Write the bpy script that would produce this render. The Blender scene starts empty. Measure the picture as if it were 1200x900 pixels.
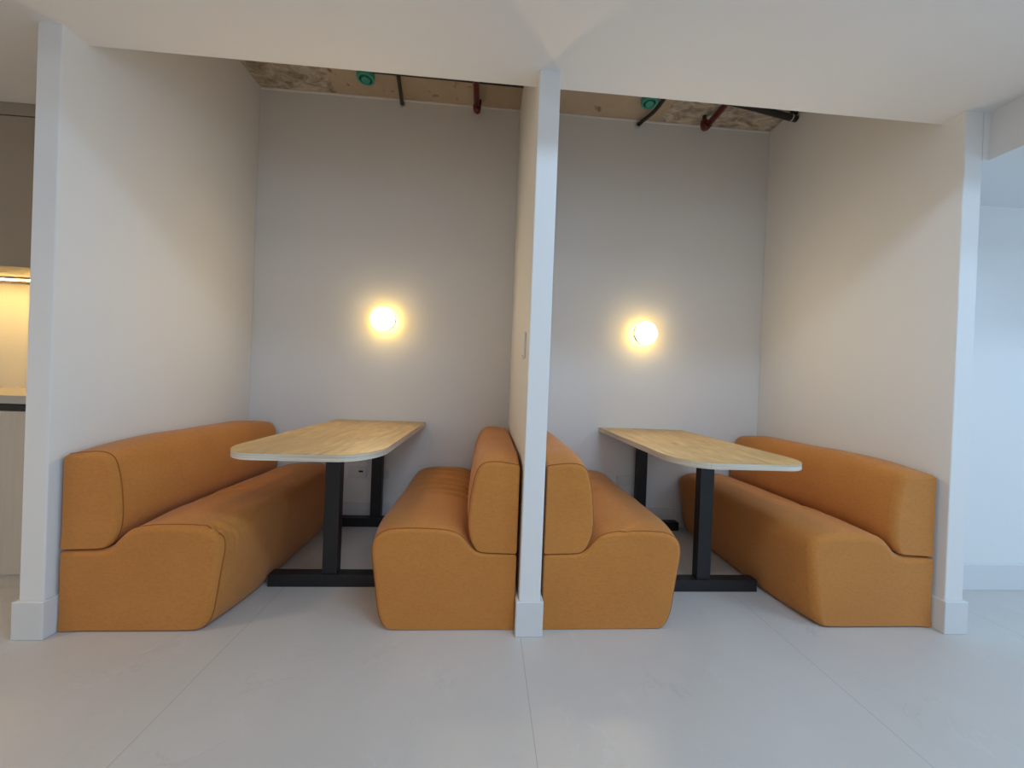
import bpy, bmesh, math, random
from mathutils import Vector, Matrix
random.seed(4)
scene = bpy.context.scene
COL = scene.collection
R = math.radians

# ------------------------------------------------------------------ camera
cam_d = bpy.data.cameras.new('camera'); cam = bpy.data.objects.new('camera', cam_d); COL.objects.link(cam)
_r = Vector((0.99696597, -0.06736345, 0.03900034)); _f = Vector((0.06759596, 0.99770184, -0.00467264)); _u = Vector((-0.03859595, 0.00729473, 0.99922828))
_l = Vector((1.77375, -1.58242, 1.06778))
cam.matrix_world = Matrix(((_r.x, _u.x, -_f.x, _l.x), (_r.y, _u.y, -_f.y, _l.y), (_r.z, _u.z, -_f.z, _l.z), (0, 0, 0, 1)))
cam_d.sensor_width = 36; cam_d.lens = 442.73 / 1200 * 36; cam_d.clip_start = 0.02
scene.camera = cam
# ------------------------------------------------------------------ exposure, world, daylight
vs = scene.view_settings
vs.view_transform = 'Standard'; vs.look = 'None'; vs.gamma = 1.0; vs.use_curve_mapping = False
vs.exposure = 0.33
world = bpy.data.worlds.new('world'); scene.world = world; world.use_nodes = True
world.node_tree.nodes['Background'].inputs[0].default_value = (0.62, 0.75, 0.95, 1)
world.node_tree.nodes['Background'].inputs[1].default_value = 0.6
def area(name, loc, rot, sx, sy, power, col):
    l = bpy.data.lights.new(name, 'AREA'); l.shape = 'RECTANGLE'; l.size = sx; l.size_y = sy; l.energy = power; l.color = col
    o = bpy.data.objects.new(name, l); COL.objects.link(o); o.location = loc; o.rotation_euler = rot
    return o
def disk(name, loc, size, power, col):
    l = bpy.data.lights.new(name, 'AREA'); l.shape = 'DISK'; l.size = size; l.energy = power; l.color = col
    o = bpy.data.objects.new(name, l); COL.objects.link(o); o.location = loc
    return o
COOL = (0.52, 0.74, 1.0); WARM = (1.0, 0.78, 0.52)
area('daylight_rear', (2.6, -5.9, 1.6), (R(90), 0, 0), 5.0, 2.4, 10, (0.70, 0.85, 1.0))  # unseen cool lights set in the guessed windows behind and to the right
area('daylight_right', (7.9, -2.2, 1.2), (0, R(90), 0), 1.7, 3.6, 46, (0.40, 0.68, 1.0))
# unseen ceiling panels, guessed to throw cool light into the booths
for x, y, p in ((2.7, -1.6, 27), (5.4, -1.6, 18), (5.4, -3.7, 14), (2.7, -3.8, 14)):
    area('unseen_ceiling_panel', (x, y, 3.02), (0, 0, 0), 1.2, 0.3, p, COOL)
for x, y, p in ((-1.5, -0.85, 20), (-1.7, -3.4, 6), (0.6, -3.0, 4)):  # unseen warm lights, added to lift the kitchenette and left ceiling
    disk('warm_fill', (x, y, 3.03), 0.5, p, WARM)

# ------------------------------------------------------------------ material helpers
def mat(name, col, rough=0.6, metal=0.0, spec=0.5, emit=None, es=0.0, sheen=0.0):
    m = bpy.data.materials.new(name); m.use_nodes = True
    b = m.node_tree.nodes['Principled BSDF']
    b.inputs['Base Color'].default_value = (*col, 1); b.inputs['Roughness'].default_value = rough
    b.inputs['Metallic'].default_value = metal; b.inputs['Specular IOR Level'].default_value = spec
    if sheen:
        b.inputs['Sheen Weight'].default_value = sheen; b.inputs['Sheen Roughness'].default_value = 0.5
    if emit:
        b.inputs['Emission Color'].default_value = (*emit, 1); b.inputs['Emission Strength'].default_value = es
    return m
class NT:
    def __init__(s, m): s.t = m.node_tree; s.b = s.t.nodes['Principled BSDF']
    def n(s, kind, **kw):
        nd = s.t.nodes.new(kind)
        for k, v in kw.items():
            if hasattr(nd, k): setattr(nd, k, v)
            else: nd.inputs[k.replace('_', ' ')].default_value = v
        return nd
    def l(s, a, b): s.t.links.new(a, b)
    def pos(s, scale=(1, 1, 1), loc=(0, 0, 0), rot=(0, 0, 0)):
        g = s.n('ShaderNodeNewGeometry'); mp = s.n('ShaderNodeMapping')
        mp.inputs['Scale'].default_value = scale; mp.inputs['Location'].default_value = loc; mp.inputs['Rotation'].default_value = rot
        s.l(g.outputs['Position'], mp.inputs['Vector']); return mp.outputs[0]
    def noise(s, v, scale, detail=4, rough=0.5, dist=0):
        nd = s.n('ShaderNodeTexNoise'); nd.inputs['Scale'].default_value = scale; nd.inputs['Detail'].default_value = detail
        nd.inputs['Roughness'].default_value = rough; nd.inputs['Distortion'].default_value = dist
        s.l(v, nd.inputs['Vector']); return nd.outputs[0]
    def ramp(s, f, stops):
        nd = s.n('ShaderNodeValToRGB'); cr = nd.color_ramp
        while len(cr.elements) < len(stops): cr.elements.new(0.5)
        for e, (p, c) in zip(cr.elements, stops):
            e.position = p; e.color = (*c, 1) if len(c) == 3 else c
        s.l(f, nd.inputs[0]); return nd.outputs[0]
    def mix(s, f, a, b, mode='MIX'):
        nd = s.n('ShaderNodeMix', data_type='RGBA', blend_type=mode)
        for sock, v in ((nd.inputs[0], f), (nd.inputs[6], a), (nd.inputs[7], b)):
            if isinstance(v, (int, float)): sock.default_value = v
            elif isinstance(v, tuple): sock.default_value = (*v, 1)
            else: s.l(v, sock)
        return nd.outputs[2]
    def math(s, op, a, b=0.0, clamp=False):
        nd = s.n('ShaderNodeMath', operation=op); nd.use_clamp = clamp
        for i, v in enumerate((a, b)):
            if isinstance(v, (int, float)): nd.inputs[i].default_value = v
            else: s.l(v, nd.inputs[i])
        return nd.outputs[0]
    def bump(s, h, strength=0.2, dist=0.01):
        nd = s.n('ShaderNodeBump'); nd.inputs['Strength'].default_value = strength; nd.inputs['Distance'].default_value = dist
        s.l(h, nd.inputs['Height']); s.l(nd.outputs[0], s.b.inputs['Normal'])

def paint(name, col, rough=0.65):
    m = mat(name, col, rough, spec=0.3); t = NT(m)
    v = t.pos()
    c = t.mix(t.math('MULTIPLY', t.noise(v, 1.3, 3), 0.5), col, tuple(k * 0.955 for k in col)); t.l(c, t.b.inputs['Base Color'])
    t.bump(t.noise(v, 220, 2), 0.06, 0.002)
    return m
M_wall = paint('wall_paint', (0.81, 0.795, 0.77))
M_ceil = paint('ceiling_paint', (0.83, 0.815, 0.79))
M_base = paint('baseboard_paint', (0.72, 0.71, 0.70), 0.45)
M_white = mat('white_plastic', (0.72, 0.71, 0.69), 0.4)
M_black = mat('black_steel', (0.012, 0.012, 0.014), 0.42)
M_dark = mat('black_conduit', (0.018, 0.015, 0.013), 0.5)
M_grey = mat('dark_metal_conduit', (0.05, 0.043, 0.036), 0.45, 0.4)
M_red = mat('red_pipe_paint', (0.12, 0.008, 0.007), 0.35)
M_teal = mat('teal_plastic', (0.06, 0.36, 0.27), 0.45)
M_teal_d = mat('dark_teal_plastic', (0.015, 0.12, 0.10), 0.5)
M_slot = mat('dark_slot', (0.01, 0.01, 0.01), 0.5)
M_alu = mat('pale_aluminium', (0.6, 0.58, 0.55), 0.4, 0.6)

def make_floor():
    m = mat('porcelain_tile', (0.5, 0.49, 0.47), 0.42, spec=0.45); t = NT(m)
    v = t.pos()
    big = t.noise(v, 0.9, 5, 0.55, 0.6)
    base = t.ramp(big, [(0.3, (0.57, 0.53, 0.49)), (0.7, (0.63, 0.59, 0.55))])
    med = t.noise(v, 6, 8, 0.62)
    base = t.mix(t.math('MULTIPLY', med, 0.35), base, (0.52, 0.485, 0.45))
    # thin pale veins
    wv = t.pos((1, 1, 1), (3.1, 1.7, 0), (0, 0, R(35)))
    nz = t.noise(wv, 1.6, 6, 0.6, 1.2)
    vein = t.math('SUBTRACT', 1.0, t.math('MULTIPLY', t.math('ABSOLUTE', t.math('SUBTRACT', nz, 0.5)), 90), True)
    gate = t.ramp(t.noise(v, 2.6, 2), [(0.5, (0, 0, 0)), (0.62, (1, 1, 1))])
    base = t.mix(t.math('MULTIPLY', t.math('MULTIPLY', vein, gate), 0.28), base, (0.68, 0.67, 0.64))
    nz2 = t.noise(t.pos((1, 1, 1), (9, 4, 0), (0, 0, R(-20))), 2.3, 5, 0.6, 0.8)
    vein2 = t.math('SUBTRACT', 1.0, t.math('MULTIPLY', t.math('ABSOLUTE', t.math('SUBTRACT', nz2, 0.52)), 110), True)
    base = t.mix(t.math('MULTIPLY', t.math('MULTIPLY', vein2, gate), 0.16), base, (0.30, 0.30, 0.30))
    # grout joints every 1.15 m across, 2.3 m deep
    sp = t.n('ShaderNodeSeparateXYZ'); g = t.n('ShaderNodeNewGeometry'); t.l(g.outputs['Position'], sp.inputs[0])
    def joint(s, off, step, w):
        a = t.math('ADD', s, 100 * step - off)
        f = t.math('MODULO', a, step)
        d = t.math('MINIMUM', f, t.math('SUBTRACT', step, f))
        return t.math('LESS_THAN', d, w)
    j = t.math('MAXIMUM', joint(sp.outputs[0], 0.806, 1.151, 0.0011), joint(sp.outputs[1], 1.70, 2.302, 0.0011))
    base = t.mix(t.math('MULTIPLY', j, 0.6), base, (0.24, 0.235, 0.23))
    t.l(base, t.b.inputs['Base Color'])
    t.l(t.ramp(med, [(0.3, (0.36,) * 3), (0.7, (0.5,) * 3)]), t.b.inputs['Roughness'])
    t.bump(t.math('SUBTRACT', t.math('MULTIPLY', med, 0.15), j), 0.25, 0.002)
    return m
M_floor = make_floor()

def make_fabric():
    m = mat('mustard_fabric', (0.42, 0.21, 0.062), 0.85, spec=0.2, sheen=0.15); t = NT(m)
    v = t.pos()
    c = t.ramp(t.noise(v, 3.0, 4, 0.6), [(0.3, (0.58, 0.218, 0.044)), (0.7, (0.65, 0.256, 0.056))])
    fine = t.noise(v, 700, 2, 0.7)
    c = t.mix(t.math('MULTIPLY', fine, 0.3), c, (0.30, 0.11, 0.018))
    mot = t.noise(t.pos((1, 1, 1.8)), 70, 4, 0.7)
    c = t.mix(t.ramp(mot, [(0.38, (0.22,) * 3), (0.56, (0, 0, 0))]), c, (0.34, 0.115, 0.02))
    slub = t.noise(t.pos((120, 120, 900)), 1.0, 2)
    c = t.mix(t.math('MULTIPLY', slub, 0.16), c, (0.62, 0.30, 0.09))
    t.l(c, t.b.inputs['Base Color'])
    h = t.math('ADD', t.math('MULTIPLY', fine, 0.5), t.math('MULTIPLY', t.noise(t.pos((1, 1, 4)), 26, 3), 1.0))
    t.bump(h, 0.22, 0.004)
    return m
M_fab = make_fabric()
M_pipe = mat('mustard_piping', (0.33, 0.115, 0.02), 0.85, spec=0.2)

def make_oak():
    m = mat('oak_laminate', (0.55, 0.38, 0.2), 0.45, spec=0.35); t = NT(m)
    v = t.pos((9, 1.6, 9))
    g = t.noise(v, 1.6, 9, 0.62, 1.4)
    c = t.ramp(g, [(0.28, (0.46, 0.285, 0.105)), (0.48, (0.64, 0.425, 0.175)), (0.7, (0.75, 0.53, 0.235))])
    st = t.noise(t.pos((45, 3.5, 45)), 1.0, 4, 0.6)
    c = t.mix(t.ramp(st, [(0.56, (0, 0, 0)), (0.72, (0.55,) * 3)]), c, (0.28, 0.16, 0.07))
    cloud = t.noise(t.pos((2.5, 1.2, 1)), 2.2, 4, 0.6, 0.5)
    c = t.mix(t.ramp(cloud, [(0.4, (0, 0, 0)), (0.7, (0.45,) * 3)]), c, (0.40, 0.25, 0.115))
    t.l(c, t.b.inputs['Base Color']); t.bump(st, 0.05, 0.002)
    return m
M_oak = make_oak()
def make_edge():
    m = mat('pale_ply_edge', (0.6, 0.55, 0.47), 0.5); t = NT(m)
    c = t.ramp(t.noise(t.pos((3, 3, 220)), 1.0, 3), [(0.35, (0.52, 0.44, 0.33)), (0.65, (0.76, 0.69, 0.58))])
    t.l(c, t.b.inputs['Base Color']); return m
M_edge = make_edge()
def make_slab():
    m = mat('raw_concrete', (0.3, 0.26, 0.2), 0.9, spec=0.2); t = NT(m)
    v = t.pos()
    smooth = t.ramp(t.noise(v, 2.2, 5, 0.6), [(0.3, (0.46, 0.365, 0.255)), (0.7, (0.62, 0.50, 0.37))])
    rough = t.ramp(t.noise(t.pos((9, 16, 9)), 1.0, 7, 0.65, 0.8), [(0.34, (0.26, 0.215, 0.155)), (0.5, (0.50, 0.43, 0.34)), (0.66, (0.72, 0.645, 0.54))])
    sp = t.n('ShaderNodeSeparateXYZ'); g = t.n('ShaderNodeNewGeometry'); t.l(g.outputs['Position'], sp.inputs[0])
    k = t.math('MAXIMUM', t.math('LESS_THAN', sp.outputs[0], 0.62), t.math('GREATER_THAN', sp.outputs[0], 3.02))
    spots = t.ramp(t.noise(v, 9, 3), [(0.66, (0, 0, 0)), (0.72, (0.7,) * 3)])
    smooth = t.mix(spots, smooth, (0.16, 0.10, 0.06))
    t.l(t.mix(k, smooth, rough), t.b.inputs['Base Color'])
    t.bump(t.noise(t.pos((9, 16, 9)), 1.0, 7, 0.65, 0.8), 0.5, 0.02)
    return m
M_slab = make_slab()
def make_taupe():
    m = mat('taupe_laminate', (0.36, 0.32, 0.27), 0.45); t = NT(m)
    t.l(t.ramp(t.noise(t.pos((30, 1, 2)), 1.2, 5), [(0.3, (0.52, 0.47, 0.395)), (0.7, (0.57, 0.52, 0.445))]), t.b.inputs['Base Color']); return m
M_taupe = make_taupe()
M_cab = mat('brown_grey_laminate', (0.31, 0.255, 0.185), 0.5)
M_counter = mat('grey_counter', (0.46, 0.43, 0.39), 0.4)
M_gap = mat('shadow_gap_profile', (0.03, 0.027, 0.024), 0.6)
M_splash = paint('backsplash_paint', (0.78, 0.74, 0.66), 0.4)
M_led = mat('led_diffuser', (1, 0.9, 0.6), 0.5, emit=(1.0, 0.64, 0.20), es=44)
M_opal = mat('lit_opal_diffuser', (1, 1, 1), 0.4, emit=(1.0, 0.77, 0.45), es=60)
M_glow = mat('lit_rear_ring', (1, 0.9, 0.7), 0.5, emit=(1.0, 0.68, 0.17), es=15)
M_rim = mat('lamp_rim', (0.36, 0.30, 0.21), 0.4)

# ------------------------------------------------------------------ mesh helpers
def link(name, bm, m, parent=None, off=(0, 0, 0), smooth=False, bevel=0.0, recalc=True):
    if off != (0, 0, 0): bmesh.ops.translate(bm, verts=bm.verts, vec=Vector(off) * -1)
    if recalc: bmesh.ops.recalc_face_normals(bm, faces=bm.faces)
    me = bpy.data.meshes.new(name); bm.to_mesh(me); bm.free()
    for mm in (m if isinstance(m, (list, tuple)) else [m]): me.materials.append(mm)
    if smooth:
        for f in me.polygons:
            f.use_smooth = f.material_index == 0; f.material_index = 0
    o = bpy.data.objects.new(name, me); COL.objects.link(o)
    if parent: o.parent = parent
    if bevel:
        b = o.modifiers.new('bevel', 'BEVEL'); b.width = bevel; b.segments = 2; b.limit_method = 'ANGLE'; b.angle_limit = R(40)
    return o
def box(bm, x0, x1, y0, y1, z0, z1):
    vs_ = [bm.verts.new(p) for p in ((x0, y0, z0), (x1, y0, z0), (x1, y1, z0), (x0, y1, z0), (x0, y0, z1), (x1, y0, z1), (x1, y1, z1), (x0, y1, z1))]
    for f in ((0, 3, 2, 1), (4, 5, 6, 7), (0, 1, 5, 4), (1, 2, 6, 5), (2, 3, 7, 6), (3, 0, 4, 7)): bm.faces.new([vs_[i] for i in f])
def bx(*boxes):
    bm = bmesh.new()
    for b in boxes: box(bm, *b)
    return bm
def prism(bm, pts, z0, z1):                      # 2-D outline (x, y) lifted z0..z1
    a = [bm.verts.new((x, y, z0)) for x, y in pts]; b = [bm.verts.new((x, y, z1)) for x, y in pts]
    n = len(pts)
    for i in range(n): bm.faces.new((a[i], a[(i + 1) % n], b[(i + 1) % n], b[i]))
    bm.faces.new(a[::-1]); bm.faces.new(b)
def tube(bm, pts, r, seg=12, closed=False):
    pts = [Vector(p) for p in pts]; n = len(pts); rings = []; prev = None
    rs = r if isinstance(r, (list, tuple)) else [r] * n
    for i, p in enumerate(pts):
        if closed: d = (pts[(i + 1) % n] - pts[i - 1]).normalized()
        else: d = (pts[min(i + 1, n - 1)] - pts[max(i - 1, 0)]).normalized()
        if prev is None:
            a = Vector((0, 0, 1)) if abs(d.z) < 0.9 else Vector((1, 0, 0)); s = d.cross(a).normalized()
        else: s = (prev - d * prev.dot(d)).normalized()
        prev = s; t = d.cross(s)
        rings.append([bm.verts.new(p + (s * math.cos(k * 2 * math.pi / seg) + t * math.sin(k * 2 * math.pi / seg)) * rs[i]) for k in range(seg)])
    m = n if closed else n - 1
    for i in range(m):
        A, B = rings[i], rings[(i + 1) % n]
        for k in range(seg): bm.faces.new((A[k], A[(k + 1) % seg], B[(k + 1) % seg], B[k]))
    if not closed: bm.faces.new(rings[0][::-1]); bm.faces.new(rings[-1])
def lathe(bm, prof, origin, axis, seg=48):       # prof: (radius, height along axis)
    ax = Vector(axis).normalized(); a = Vector((0, 0, 1)) if abs(ax.z) < 0.9 else Vector((1, 0, 0))
    s = ax.cross(a).normalized(); t = ax.cross(s); o = Vector(origin); rings = []
    for r, h in prof:
        if r < 1e-6: rings.append([bm.verts.new(o + ax * h)])
        else: rings.append([bm.verts.new(o + ax * h + (s * math.cos(k * 2 * math.pi / seg) + t * math.sin(k * 2 * math.pi / seg)) * r) for k in range(seg)])
    for A, B in zip(rings, rings[1:]):
        for k in range(seg):
            k2 = (k + 1) % seg
            if len(A) == 1 and len(B) == 1: continue
            if len(A) == 1: bm.faces.new((A[0], B[k], B[k2]))
            elif len(B) == 1: bm.faces.new((A[k], A[k2], B[0]))
            else: bm.faces.new((A[k], A[k2], B[k2], B[k]))
def struct(name, bm, m, **kw):
    o = link(name, bm, m, **kw); o['kind'] = 'structure'; return o
def tag(o, label, cat, group=None):
    o['label'] = label; o['category'] = cat
    if group: o['group'] = group
    return o
def thing(name, label, cat, loc, group=None):
    o = bpy.data.objects.new(name, None); COL.objects.link(o); o.location = loc; o.empty_display_size = 0.1
    return tag(o, label, cat, group)

# ------------------------------------------------------------------ room shell
A0, A1, B0, B1, C0, C1 = 0.0, 0.089, 1.9465, 2.0368, 3.9016, 3.9903
D, H, S, YE, FW = 1.24, 2.382, 3.10, 0.094, 0.364
BH, BT = 0.148, 0.0126
struct('floor', bx((-3.0, 8.2, -6.2, 1.5, -0.1, 0.0)), M_floor)
struct('wall_back', bx((A0, C1, D, D + 0.12, 0, S)), M_wall)
struct('wall_left', bx((A0, A1, 0, D, 0, S)), M_wall, bevel=0.004)
struct('wall_middle', bx((B0, B1, 0, D, 0, S)), M_wall, bevel=0.004)
struct('wall_right', bx((C0, C1, 0, D, 0, S)), M_wall, bevel=0.004)
struct('wall_corridor', bx((C1, 8.2, FW, FW + 0.12, 0, S)), M_wall)
struct('ceiling', bx((-3.0, C1, -0.55, 0, H, S + 0.15), (-3.0, A0, 0, 1.08, H, H + 0.12), (A1, B0, 0, YE, H, H + 0.12), (B1, C0, 0, YE, H, H + 0.12)), M_ceil)
struct('ceiling_corridor', bx((4.02, 8.2, -0.55, FW, 2.164, S + 0.15), (C1, 4.02, 0.0, FW, 2.164, S + 0.15), (C1, 4.02, -0.55, 0, H, S + 0.15)), M_ceil)
struct('ceiling_hall', bx((-3.0, 8.2, -6.2, -0.55, 3.05, 3.25)), M_ceil)  # unseen; guessed higher so panel light slants in under the soffit
struct('ceiling_slab', bx((A0, C1, 0.0, D + 0.12, S, S + 0.15)), M_slab)
struct('wall_kitchen', bx((-3.0, A0, 0.95, 1.07, 0, H)), M_splash)
struct('wall_outer_left', bx((-3.12, -3.0, -6.2, 1.07, 0, 3.05)), M_wall)
# far walls behind the photographer, unseen; their wide window openings are guessed for the light
struct('wall_front', bx((-3.12, 0.1, -6.2, -6.05, 0, 3.05), (5.1, 8.2, -6.2, -6.05, 0, 3.05), (0.1, 5.1, -6.2, -6.05, 0, 0.4), (0.1, 5.1, -6.2, -6.05, 2.8, 3.05)), M_wall)
struct('wall_outer_right', bx((8.05, 8.2, -6.05, -4.0, 0, 3.05), (8.05, 8.2, -0.4, FW, 0, 3.05), (8.05, 8.2, -4.0, -0.4, 0, 0.4), (8.05, 8.2, -4.0, -0.4, 2.8, 3.05)), M_wall)
struct('unseen_window_1', bx(*[(x, x + 0.05, -6.16, -6.1, 0.4, 2.8) for x in (0.1, 1.325, 2.575, 3.825, 5.05)], (0.1, 5.1, -6.16, -6.1, 0.4, 0.45), (0.1, 5.1, -6.16, -6.1, 2.75, 2.8)), M_black)
struct('unseen_window_2', bx(*[(8.1, 8.16, y, y + 0.05, 0.4, 2.8) for y in (-4.0, -2.85, -1.6, -0.45)], (8.1, 8.16, -4.0, -0.4, 0.4, 0.45), (8.1, 8.16, -4.0, -0.4, 2.75, 2.8)), M_black)

def base_wrap(name, x0, x1, left=True, right=True, yl=D, yr=D):
    bm = bmesh.new(); t = BT
    pts = [(x0, yl), (x0 - t, yl), (x0 - t, -t), (x1 + t, -t), (x1 + t, yr), (x1, yr), (x1, 0), (x0, 0)]
    prism(bm, pts, 0, BH)
    return struct(name, bm, M_base, bevel=0.003)
base_wrap('baseboard_left', A0, A1, yl=0.33)
base_wrap('baseboard_middle', B0, B1)
base_wrap('baseboard_right', C0, C1, yr=FW)
bm = bx((A1 + BT, B0 - BT, D - BT, D, 0, BH), (B1 + BT, C0 - BT, D - BT, D, 0, BH))
struct('baseboard_back', bm, M_base, bevel=0.003)
struct('trim_1', bx((A1, B0, D - 0.006, D, S - 0.014, S), (B1, C0, D - 0.006, D, S - 0.014, S)), mat('pale_plaster_lip', (0.88, 0.86, 0.82), 0.8), bevel=0.002)
struct('baseboard_corridor', bx((C1 + BT, 8.0, FW - BT, FW, 0, BH)), M_base, bevel=0.003)

# ------------------------------------------------------------------ sofas
def chaikin(P, it=3):
    for _ in range(it):
        Q = []
        for i in range(len(P)):
            a, b = P[i], P[(i + 1) % len(P)]
            Q.append((a[0] * .75 + b[0] * .25, a[1] * .75 + b[1] * .25)); Q.append((a[0] * .25 + b[0] * .75, a[1] * .25 + b[1] * .75))
        P = Q
    return P
def resample(P, n):
    L = [0]
    for i in range(len(P)):
        a, b = P[i], P[(i + 1) % len(P)]; L.append(L[-1] + math.hypot(b[0] - a[0], b[1] - a[1]))
    out = []; k = 0
    for i in range(n):
        s = L[-1] * i / n
        while L[k + 1] < s: k += 1
        f = (s - L[k]) / max(L[k + 1] - L[k], 1e-9); a, b = P[k], P[(k + 1) % len(P)]
        out.append((a[0] + (b[0] - a[0]) * f, a[1] + (b[1] - a[1]) * f))
    return out
def normals(P):
    n = len(P); out = []
    ar = sum(P[i][0] * P[(i + 1) % n][1] - P[(i + 1) % n][0] * P[i][1] for i in range(n))
    sg = 1 if ar > 0 else -1
    for i in range(n):
        a, b = P[i - 1], P[(i + 1) % n]; dx, dy = b[0] - a[0], b[1] - a[1]; l = math.hypot(dx, dy) or 1
        out.append((sg * dy / l, -sg * dx / l))
    return out
SEAT_E = [(.018, 0), (0, 0), (0, .018), (0, .17), (0, .305), (0, .323), (.018, .323), (.08, .324), (.15, .326), (.185, .335), (.215, .372), (.25, .41), (.31, .424), (.40, .427), (.49, .426), (.55, .421), (.597, .395), (.612, .35), (.603, .28), (.590, .20), (.580, .12), (.572, .06), (.545, .008), (.515, 0), (.25, 0)]
SEAT_B = [(.018, 0), (0, 0), (0, .018), (0, .17), (0, .307), (0, .325), (.018, .325), (.08, .328), (.15, .338), (.19, .365), (.22, .398), (.255, .422), (.31, .438), (.40, .448), (.49, .449), (.56, .444), (.612, .42), (.634, .365), (.633, .28), (.628, .20), (.622, .12), (.606, .05), (.588, .006), (.570, 0), (.27, 0)]
BACK_E = [(0, .346), (0, .328), (.018, .328), (.06, .328), (.13, .329), (.17, .334), (.197, .372), (.211, .43), (.210, .50), (.203, .58), (.190, .65), (.176, .695), (.145, .716), (.09, .718), (.018, .7075), (0, .705), (0, .687), (0, .52)]
BACK_B = [(0, .349), (0, .331), (.018, .331), (.06, .333), (.13, .340), (.175, .362), (.208, .405), (.226, .455), (.226, .53), (.218, .61), (.203, .68), (.180, .725), (.145, .748), (.09, .752), (.018, .7415), (0, .738), (0, .720), (0, .54)]
def smooth01(t): t = max(0, min(1, t)); return t * t * (3 - 2 * t)
def cushion(PE, PB, y0, y1, xb, sg, disp, n=150, m=220, er=0.011, ramp=0.20):
    """fabric-covered block: end profile swelling to a fuller body profile; u runs away from the wall behind it"""
    E = resample(chaikin(PE), n); B = resample(chaikin(PB), n); NE = normals(E); zlo = min(p[1] for p in E)
    bm = bmesh.new(); rings = []
    st = []
    for k in range(5):
        a = k / 4 * math.pi / 2; st.append((y0 + er * (1 - math.sin(a)), -er * (1 - math.cos(a)) * 1.0))
    st = [(y0 + er * (1 - math.sin(math.pi / 2 * k / 4)), er * (1 - math.cos(math.pi / 2 * k / 4))) for k in range(4, -1, -1)]
    ys = list(st) + [(y0 + er + (y1 - y0 - 2 * er) * i / m, 0.0) for i in range(1, m)] + [(y0 + y1 - a, b) for a, b in st[::-1]]
    for y, ins in ys:
        w = (1 - (1 - min(1, max(0, (y - y0) / ramp))) ** 2) * (1 - (1 - min(1, max(0, (y1 - y) / (ramp * 0.8)))) ** 2)
        ring = []
        for i in range(n):
            sc = (0.3 + 0.7 * smooth01(E[i][0] / 0.09)) * (0.4 + 0.6 * smooth01(abs(E[i][1] - zlo) / 0.07))
            u = E[i][0] * (1 - w) + B[i][0] * w - NE[i][0] * ins * sc
            z = E[i][1] * (1 - w) + B[i][1] * w - NE[i][1] * ins * sc
            du, dz = disp(u, y, z, NE[i]); u += du; z += dz
            u = max(u, 0.0); z = max(z, 0.0)
            ring.append((u, y, z))
        rings.append(ring)
    V = [[bm.verts.new((xb + sg * u, y, z)) for u, y, z in r] for r in rings]
    for a, b in zip(V, V[1:]):
        for i in range(n): bm.faces.new((a[i], a[(i + 1) % n], b[(i + 1) % n], b[i]))
    for ring, vr, s in ((rings[0], V[0], -1), (rings[-1], V[-1], 1)):
        cu = sum(p[0] for p in ring) / n; cz = sum(p[2] for p in ring) / n; prev = vr
        for q, bulge in ((0.93, 0.0), (0.6, 0.0)):
            cur = [bm.verts.new((xb + sg * (cu + (p[0] - cu) * q), p[1] + s * bulge, cz + (p[2] - cz) * q)) for p in ring]
            for i in range(n): bm.faces.new((prev[i], prev[(i + 1) % n], cur[(i + 1) % n], cur[i])).material_index = 1
            prev = cur
        c = bm.verts.new((xb + sg * cu, ring[0][1], cz))
        for i in range(n): bm.faces.new((prev[i], prev[(i + 1) % n], c)).material_index = 1
    # seam line just behind the front end panel
    sr = rings[5]
    return bm, [(xb + sg * u, y - 0.004, z) for u, y, z in sr]
def gauss(t, w): return math.exp(-(t / w) ** 2)
def sofa(label, xb, sg, y0, y1, folds, group, back_folds=(), er=0.012, ramp=0.2, piping=True):
    t = thing('banquette_sofa', label, 'sofa', (xb, y0, 0), group)
    rnd = random.Random(int(xb * 100))
    ph = [rnd.uniform(0, 6.28) for _ in range(8)]
    def wob(u, y, z, k=1.0):
        return k * 0.0016 * (math.sin(7 * y + 5 * u + ph[0]) + math.sin(13 * y - 9 * z + ph[1]) + 0.6 * math.sin(23 * y + 17 * u + ph[2]))
    def d_seat(u, y, z, nn):
        top = max(0.0, nn[1]); d = wob(u, y, z) * smooth01((y - y0) / 0.08)
        if z > 0.3:
            for yc, slope, amp, wd, uc, uw in folds:
                amp *= 1.5; d += -amp * gauss(y - yc - slope * (u - uc), wd) * gauss(u - uc, uw) + 0.6 * amp * gauss(y - yc - slope * (u - uc) - wd * 1.9, wd) * gauss(u - uc, uw)
        if z < 0.02: d = 0
        return nn[0] * d * (1 if u > 0.02 else 0), nn[1] * d
    def d_back(u, y, z, nn):
        d = wob(u, y, z, 0.8) * smooth01((y - y0) / 0.08)
        for yc, slope, amp, wd, zc, zw in back_folds:
            d += -amp * gauss(y - yc - slope * (z - zc), wd) * gauss(z - zc, zw)
        if nn[1] < -0.5: d = 0
        return (nn[0] * d if u > 0.02 else 0), nn[1] * d
    off = (xb, y0, 0)
    bm, seam = cushion(SEAT_E, SEAT_B, y0, y1, xb, sg, d_seat, er=er, ramp=ramp)
    s = link('seat', bm, M_fab, t, off, smooth=True)
    if piping:
        pb = bmesh.new(); tube(pb, seam, 0.0022, 6, True)
        link('piping', pb, M_pipe, s, off, smooth=True)
    bm, seam = cushion(BACK_E, BACK_B, y0 + 0.002, y1, xb, sg, d_back, er=er, ramp=ramp)
    b = link('backrest', bm, M_fab, t, off, smooth=True)
    if piping:
        pb = bmesh.new(); tube(pb, seam, 0.0022, 6, True)
        link('piping', pb, M_pipe, b, off, smooth=True)
    return t
GS = 'mustard banquette sofas in the two booths'
Y0, Y1 = 0.034, 1.222
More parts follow.
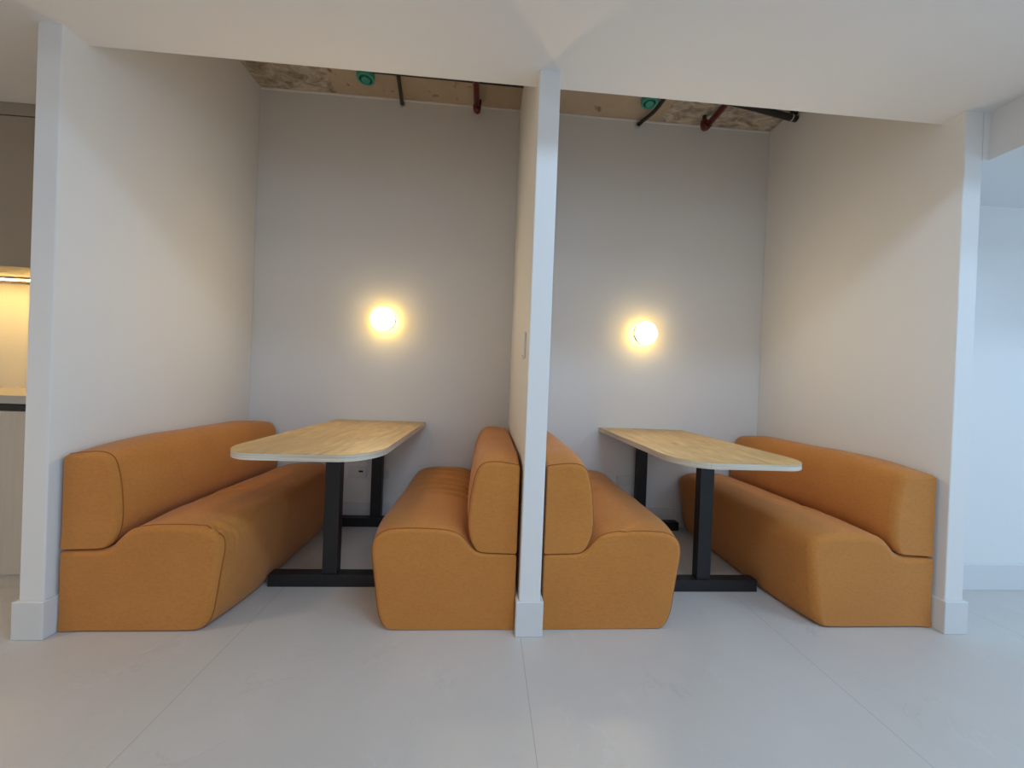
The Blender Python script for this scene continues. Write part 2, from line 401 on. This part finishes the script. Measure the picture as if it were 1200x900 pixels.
sofa('mustard fabric banquette sofa along the far left wall, its seat facing right', 0.104, 1, Y0, Y1,
     [(0.075, 0.9, 0.007, 0.008, 0.575, 0.035), (0.070, -0.7, 0.006, 0.007, 0.575, 0.035), (0.085, 0.1, 0.005, 0.007, 0.575, 0.03), (0.42, 0.6, 0.005, 0.020, 0.34, 0.09), (0.55, 0.45, 0.005, 0.018, 0.33, 0.08)], GS, er=0.022, ramp=0.34)
sofa('mustard fabric banquette sofa against the left side of the middle partition', 1.932, -1, Y0, Y1,
     [(0.50, 0.07, 0.008, 0.011, 0.33, 0.13), (0.60, -0.04, 0.011, 0.013, 0.38, 0.17), (0.70, 0.05, 0.010, 0.012, 0.34, 0.17), (0.80, 0.02, 0.011, 0.013, 0.40, 0.16), (0.92, -0.05, 0.009, 0.014, 0.40, 0.15), (1.04, 0.03, 0.008, 0.013, 0.38, 0.14)], GS)
sofa('mustard fabric banquette sofa against the right side of the middle partition', 2.052, 1, Y0, Y1,
     [(0.60, 0.10, 0.010, 0.013, 0.30, 0.10), (0.86, 0.05, 0.010, 0.012, 0.30, 0.11), (0.06, 0.6, 0.003, 0.012, 0.38, 0.06)], GS)
sofa('mustard fabric banquette sofa along the far right wall, its seat facing left', 3.887, -1, Y0, Y1,
     [(0.35, 0.5, 0.005, 0.03, 0.32, 0.09), (0.52, 0.4, 0.004, 0.025, 0.36, 0.10)], GS, er=0.028, ramp=0.34, piping=False)

# ------------------------------------------------------------------ tables
def table(label, x0, x1, yf, cx, fy, ry, rad):
    t = thing('booth_table', label, 'table', (cx, fy, 0), 'oak booth tables')
    off = (cx, fy, 0); yb = D - 0.004; zt, th = 0.75, 0.028
    pts = [(x1, yb), (x0, yb)]
    for k in range(13):
        a = math.pi + k / 12 * math.pi / 2; pts.append((x0 + rad + rad * math.cos(a), yf + rad * 1.38 + rad * 1.38 * math.sin(a)))
    for k in range(13):
        a = 1.5 * math.pi + k / 12 * math.pi / 2; pts.append((x1 - rad + rad * math.cos(a), yf + rad * 1.38 + rad * 1.38 * math.sin(a)))
    bm = bmesh.new(); prism(bm, pts, zt - 0.002, zt)
    top = link('tabletop', bm, M_oak, t, off)
    bm = bmesh.new(); prism(bm, pts, zt - th, zt - 0.002)
    e = link('edge_band', bm, M_edge, top, off); e['label'] = 'pale layered edge of the tabletop'
    for ly in (fy, ry):
        link('leg', bx((cx - 0.037, cx + 0.037, ly, ly + 0.05, 0.062, zt - th - 0.03)), M_black, t, off, bevel=0.002)
        link('foot', bx((cx - 0.294, cx + 0.294, ly - 0.008, ly + 0.052, 0.0, 0.062)), M_black, t, off, bevel=0.002)
        link('crossbar', bx((cx - 0.24, cx + 0.24, ly, ly + 0.05, zt - th - 0.03, zt - th)), M_black, t, off, bevel=0.002)
    link('rail', bx((cx - 0.02, cx + 0.02, fy + 0.05, ry, zt - th - 0.03, zt - th)), M_black, t, off)
    return t
table('oak topped booth table with black steel legs in the left booth', 0.698, 1.339, -0.036, 1.018, 0.380, 1.165, 0.16)
table('oak topped booth table with black steel legs in the right booth', 2.638, 3.283, 0.0, 2.962, 0.341, 1.165, 0.155)

# ------------------------------------------------------------------ wall lamps
def wall_lamp(label, x, z):
    t = thing('wall_lamp', label, 'lamp', (x, D, z), 'round wall lamps')
    off = (x, D, z); ax = (0, -1, 0)
    bm = bmesh.new(); lathe(bm, [(0, 0), (0.034, 0), (0.030, 0.006), (0.026, 0.056), (0, 0.056)], (x, D, z), ax); link('mounting_base', bm, M_rim, t, off)
    bm = bmesh.new(); lathe(bm, [(0.031, 0.0525), (0.074, 0.0525), (0.074, 0.0565), (0.031, 0.0565)], (x, D, z), ax)
    g = link('rear_ring', bm, M_glow, t, off); g['label'] = 'glowing warm ring behind the lamp face'
    bm = bmesh.new(); lathe(bm, [(0, 0.057), (0.083, 0.057), (0.0865, 0.059), (0.0865, 0.086), (0.083, 0.089), (0, 0.089)], (x, D, z), ax); link('rim', bm, M_rim, t, off)
    bm = bmesh.new(); lathe(bm, [(0, 0.0895), (0.083, 0.0895), (0.081, 0.096), (0.072, 0.102), (0.05, 0.107), (0, 0.1095)], (x, D, z), ax); link('diffuser', bm, M_opal, t, off, smooth=True)
wall_lamp('round lit wall lamp on the back wall of the left booth', 1.025, 1.480)
wall_lamp('round lit wall lamp on the back wall of the right booth', 2.941, 1.471)

# ------------------------------------------------------------------ sockets and switch
def plate(name, label, x, z, w, h, slot):
    t = thing(name, label, 'socket', (x, D, z)); off = (x, D, z)
    link('cover_plate', bx((x - w / 2, x + w / 2, D - 0.011, D, z - h / 2, z + h / 2)), M_white, t, off, bevel=0.003)
    link('insert', bx((x - w * .3, x + w * .3, D - 0.014, D - 0.0105, z - h * .3, z + h * .3)), M_white, t, off, bevel=0.001)
    if slot: link('port', bx((x + .012, x + .042, D - 0.0165, D - 0.0135, z + .0, z + .012)), M_slot, t, off)
plate('wall_socket', 'white wall socket with a black port, under the left table', 0.862, 0.372, 0.125, 0.085, True)
plate('wall_socket', 'plain white wall socket under the right table', 2.853, 0.352, 0.118, 0.075, False)
tag(link('wall_socket', bx((1.04, 1.09, D - 0.008, D, 0.33, 0.385)), M_white, bevel=0.003), 'small white wall socket right of the rear leg of the left table', 'socket')

# switch plate on the left face of the middle partition
t = thing('light_switch', 'white light switch plate on the left face of the middle partition', 'switch', (B0, 0.17, 1.24)); off = (B0, 0.17, 1.24)
link('cover_plate', bx((B0 - 0.009, B0, 0.13, 0.21, 1.18, 1.30)), M_wall, t, off, bevel=0.003)
link('indicator', bx((B0 - 0.011, B0 - 0.0085, 0.166, 0.172, 1.19, 1.196)), M_slot, t, off)

# ------------------------------------------------------------------ services under the raw slab
def junction_box(label, x, y, r):
    t = thing('junction_box', label, 'junction box', (x, y, S), 'teal boxes under the slab'); off = (x, y, S); ax = (0, 0, -1)
    bm = bmesh.new(); lathe(bm, [(0, 0), (r, 0), (r, 0.030), (r * 0.93, 0.036), (r * 0.72, 0.036), (r * 0.70, 0.022), (0, 0.022)], (x, y, S), ax)
    link('housing', bm, M_teal, t, off)
    bm = bmesh.new(); lathe(bm, [(r * 0.69, 0.0225), (r * 0.69, 0.024), (r * 0.5, 0.024), (r * 0.5, 0.0225)], (x, y, S), ax); link('groove', bm, M_teal_d, t, off)
    bm = bmesh.new(); lathe(bm, [(0, 0.0225), (r * 0.5, 0.0225), (r * 0.48, 0.042), (r * 0.3, 0.046), (0, 0.046)], (x, y, S), ax); link('cover', bm, M_teal, t, off)
    return t
junction_box('round teal junction box under the concrete slab of the left booth', 0.885, 1.035, 0.058)
junction_box('round teal junction box under the concrete slab of the right booth', 2.843, 1.020, 0.058)

t = thing('conduit', 'slim dark conduit under the slab of the left booth, ending at the back wall', 'conduit', (1.1, 1.23, 3.06)); off = (1.1, 1.23, 3.06)
bm = bmesh.new(); tube(bm, [(1.116, 0.972, 3.062), (1.112, 1.0, 3.060), (1.086, 1.215, 3.058), (1.085, 1.236, 3.057)], 0.013); link('tube', bm, M_grey, t, off, smooth=True)
bm = bmesh.new(); lathe(bm, [(0.0132, 0), (0.018, 0), (0.018, 0.018), (0.0132, 0.018)], (1.0855, 1.238, 3.057), (0, -1, 0)); link('locknut', bm, M_alu, t, off)
tag(link('conduit', (lambda b: (tube(b, [(0.955, 0.953, 3.066), (1.3, 0.953, 3.064), (1.946, 0.955, 3.062)], 0.016), b)[1])(bmesh.new()), M_dark, smooth=True), 'black conduit along the ceiling edge from the teal box to the middle partition', 'conduit')
t = thing('conduit', 'bent dark conduit from the teal box to the back wall of the right booth', 'conduit', (2.85, 1.23, 3.06)); off = (2.85, 1.23, 3.06)
bm = bmesh.new(); tube(bm, [(2.925, 0.90, 3.068), (2.922, 0.97, 3.066), (2.917, 1.03, 3.064), (2.905, 1.09, 3.062), (2.884, 1.14, 3.060), (2.860, 1.19, 3.058), (2.848, 1.236, 3.056)], 0.014); link('tube', bm, M_grey, t, off, smooth=True)
bm = bmesh.new(); lathe(bm, [(0.0142, 0), (0.019, 0), (0.019, 0.018), (0.0142, 0.018)], (2.848, 1.238, 3.056), (0, -1, 0)); link('locknut', bm, M_alu, t, off)
t = thing('cable_conduit', 'thick black conduit running to the right wall under the slab', 'conduit', (3.9, 0.98, 3.02)); off = (3.9, 0.98, 3.02)
bm = bmesh.new(); tube(bm, [(3.05, 0.885, 3.052), (3.30, 0.905, 3.048), (3.55, 0.930, 3.035), (3.80, 0.964, 3.022), (3.9005, 0.978, 3.02)], 0.022); link('tube', bm, M_dark, t, off, smooth=True)
bm = bmesh.new(); tube(bm, [(3.852, 0.972, 3.02), (3.862, 0.973, 3.02)], 0.0235, 16); link('collar', bm, M_alu, t, off, smooth=False)
link('bracket', bx((3.872, 3.8925, 0.955, 1.0, 3.042, S)), M_grey, t, off)
def red_pipe(label, x, ye, clip):
    t = thing('fire_pipe', label, 'pipe', (x, ye, 3.0), 'red fire pipes under the slab'); off = (x, ye, 3.0)
    bm = bmesh.new(); tube(bm, [(x, 0.002, 3.0), (x, ye - 0.045, 3.0)], 0.021, 20); link('run', bm, M_red, t, off, smooth=True)
    bm = bmesh.new(); pts = [(x, ye - 0.06, 3.0)] + [(x, ye - 0.035 + 0.035 * math.sin(a), 3.035 - 0.035 * math.cos(a)) for a in [k / 8 * math.pi / 2 for k in range(9)]] + [(x, ye, 3.06)]
    tube(bm, pts, 0.0265, 20); link('elbow', bm, M_red, t, off, smooth=True)
    bm = bmesh.new(); tube(bm, [(x, ye, 3.055), (x, ye, S)], 0.014, 14); link('riser', bm, M_grey, t, off, smooth=True)
    if clip:
        link('clip', bx((x + 0.018, x + 0.032, ye - 0.10, ye - 0.075, 2.99, 3.02)), M_red, t, off, bevel=0.003)
    return t
red_pipe('red painted fire pipe under the slab of the left booth', 1.632, 1.16, True)
red_pipe('red painted fire pipe under the slab of the right booth, beside the thick black conduit', 3.312, 1.135, False)

# ------------------------------------------------------------------ kitchenette beyond the left partition
x0, x1 = -1.80, -0.016
t = thing('upper_cabinet', 'brown grey wall cabinet hung above the lit backsplash left of the booths', 'cabinet', (x1, 0.94, 1.553)); off = (x1, 0.94, 1.553)
link('body', bx((x0, x1, 0.522, 0.948, 1.553, H - 0.002)), M_cab, t, off)
link('fascia', bx((x0, x1, 0.500, 0.521, 2.318, H - 0.002)), M_cab, t, off, bevel=0.001)
for a, b in ((x0, -0.91), (-0.906, x1)): link('door', bx((a, b, 0.500, 0.521, 1.553, 2.313)), M_cab, t, off, bevel=0.001)
t = thing('led_strip', 'glowing warm strip light under the wall cabinet left of the booths', 'light', (x1, 0.75, 1.55)); off = (x1, 0.75, 1.55)
link('profile', bx((x0 + .02, x1 - .02, 0.742, 0.766, 1.541, 1.5525)), M_alu, t, off)
link('diffuser', bx((x0 + .03, x1 - .03, 0.745, 0.763, 1.536, 1.5405)), M_led, t, off)
t = thing('base_cabinet', 'taupe base cabinet with plain doors standing under the grey counter', 'cabinet', (x1, 0.9, 0)); off = (x1, 0.9, 0)
link('body', bx((x0, x1, 0.362, 0.948, 0.075, 0.872)), M_taupe, t, off)
link('plinth', bx((x0, x1, 0.352, 0.372, 0.0, 0.070)), M_taupe, t, off)
link('grip_channel', bx((x0, x1, 0.350, 0.3615, 0.842, 0.872)), M_gap, t, off)
for a, b in ((x0, -0.91), (-0.906, x1)): link('door', bx((a, b, 0.340, 0.3615, 0.073, 0.840)), M_taupe, t, off, bevel=0.001)
tag(link('countertop', bx((x0, x1, 0.332, 0.948, 0.876, 0.915)), M_counter, bevel=0.002), 'grey countertop on the taupe base cabinet left of the booths', 'countertop')
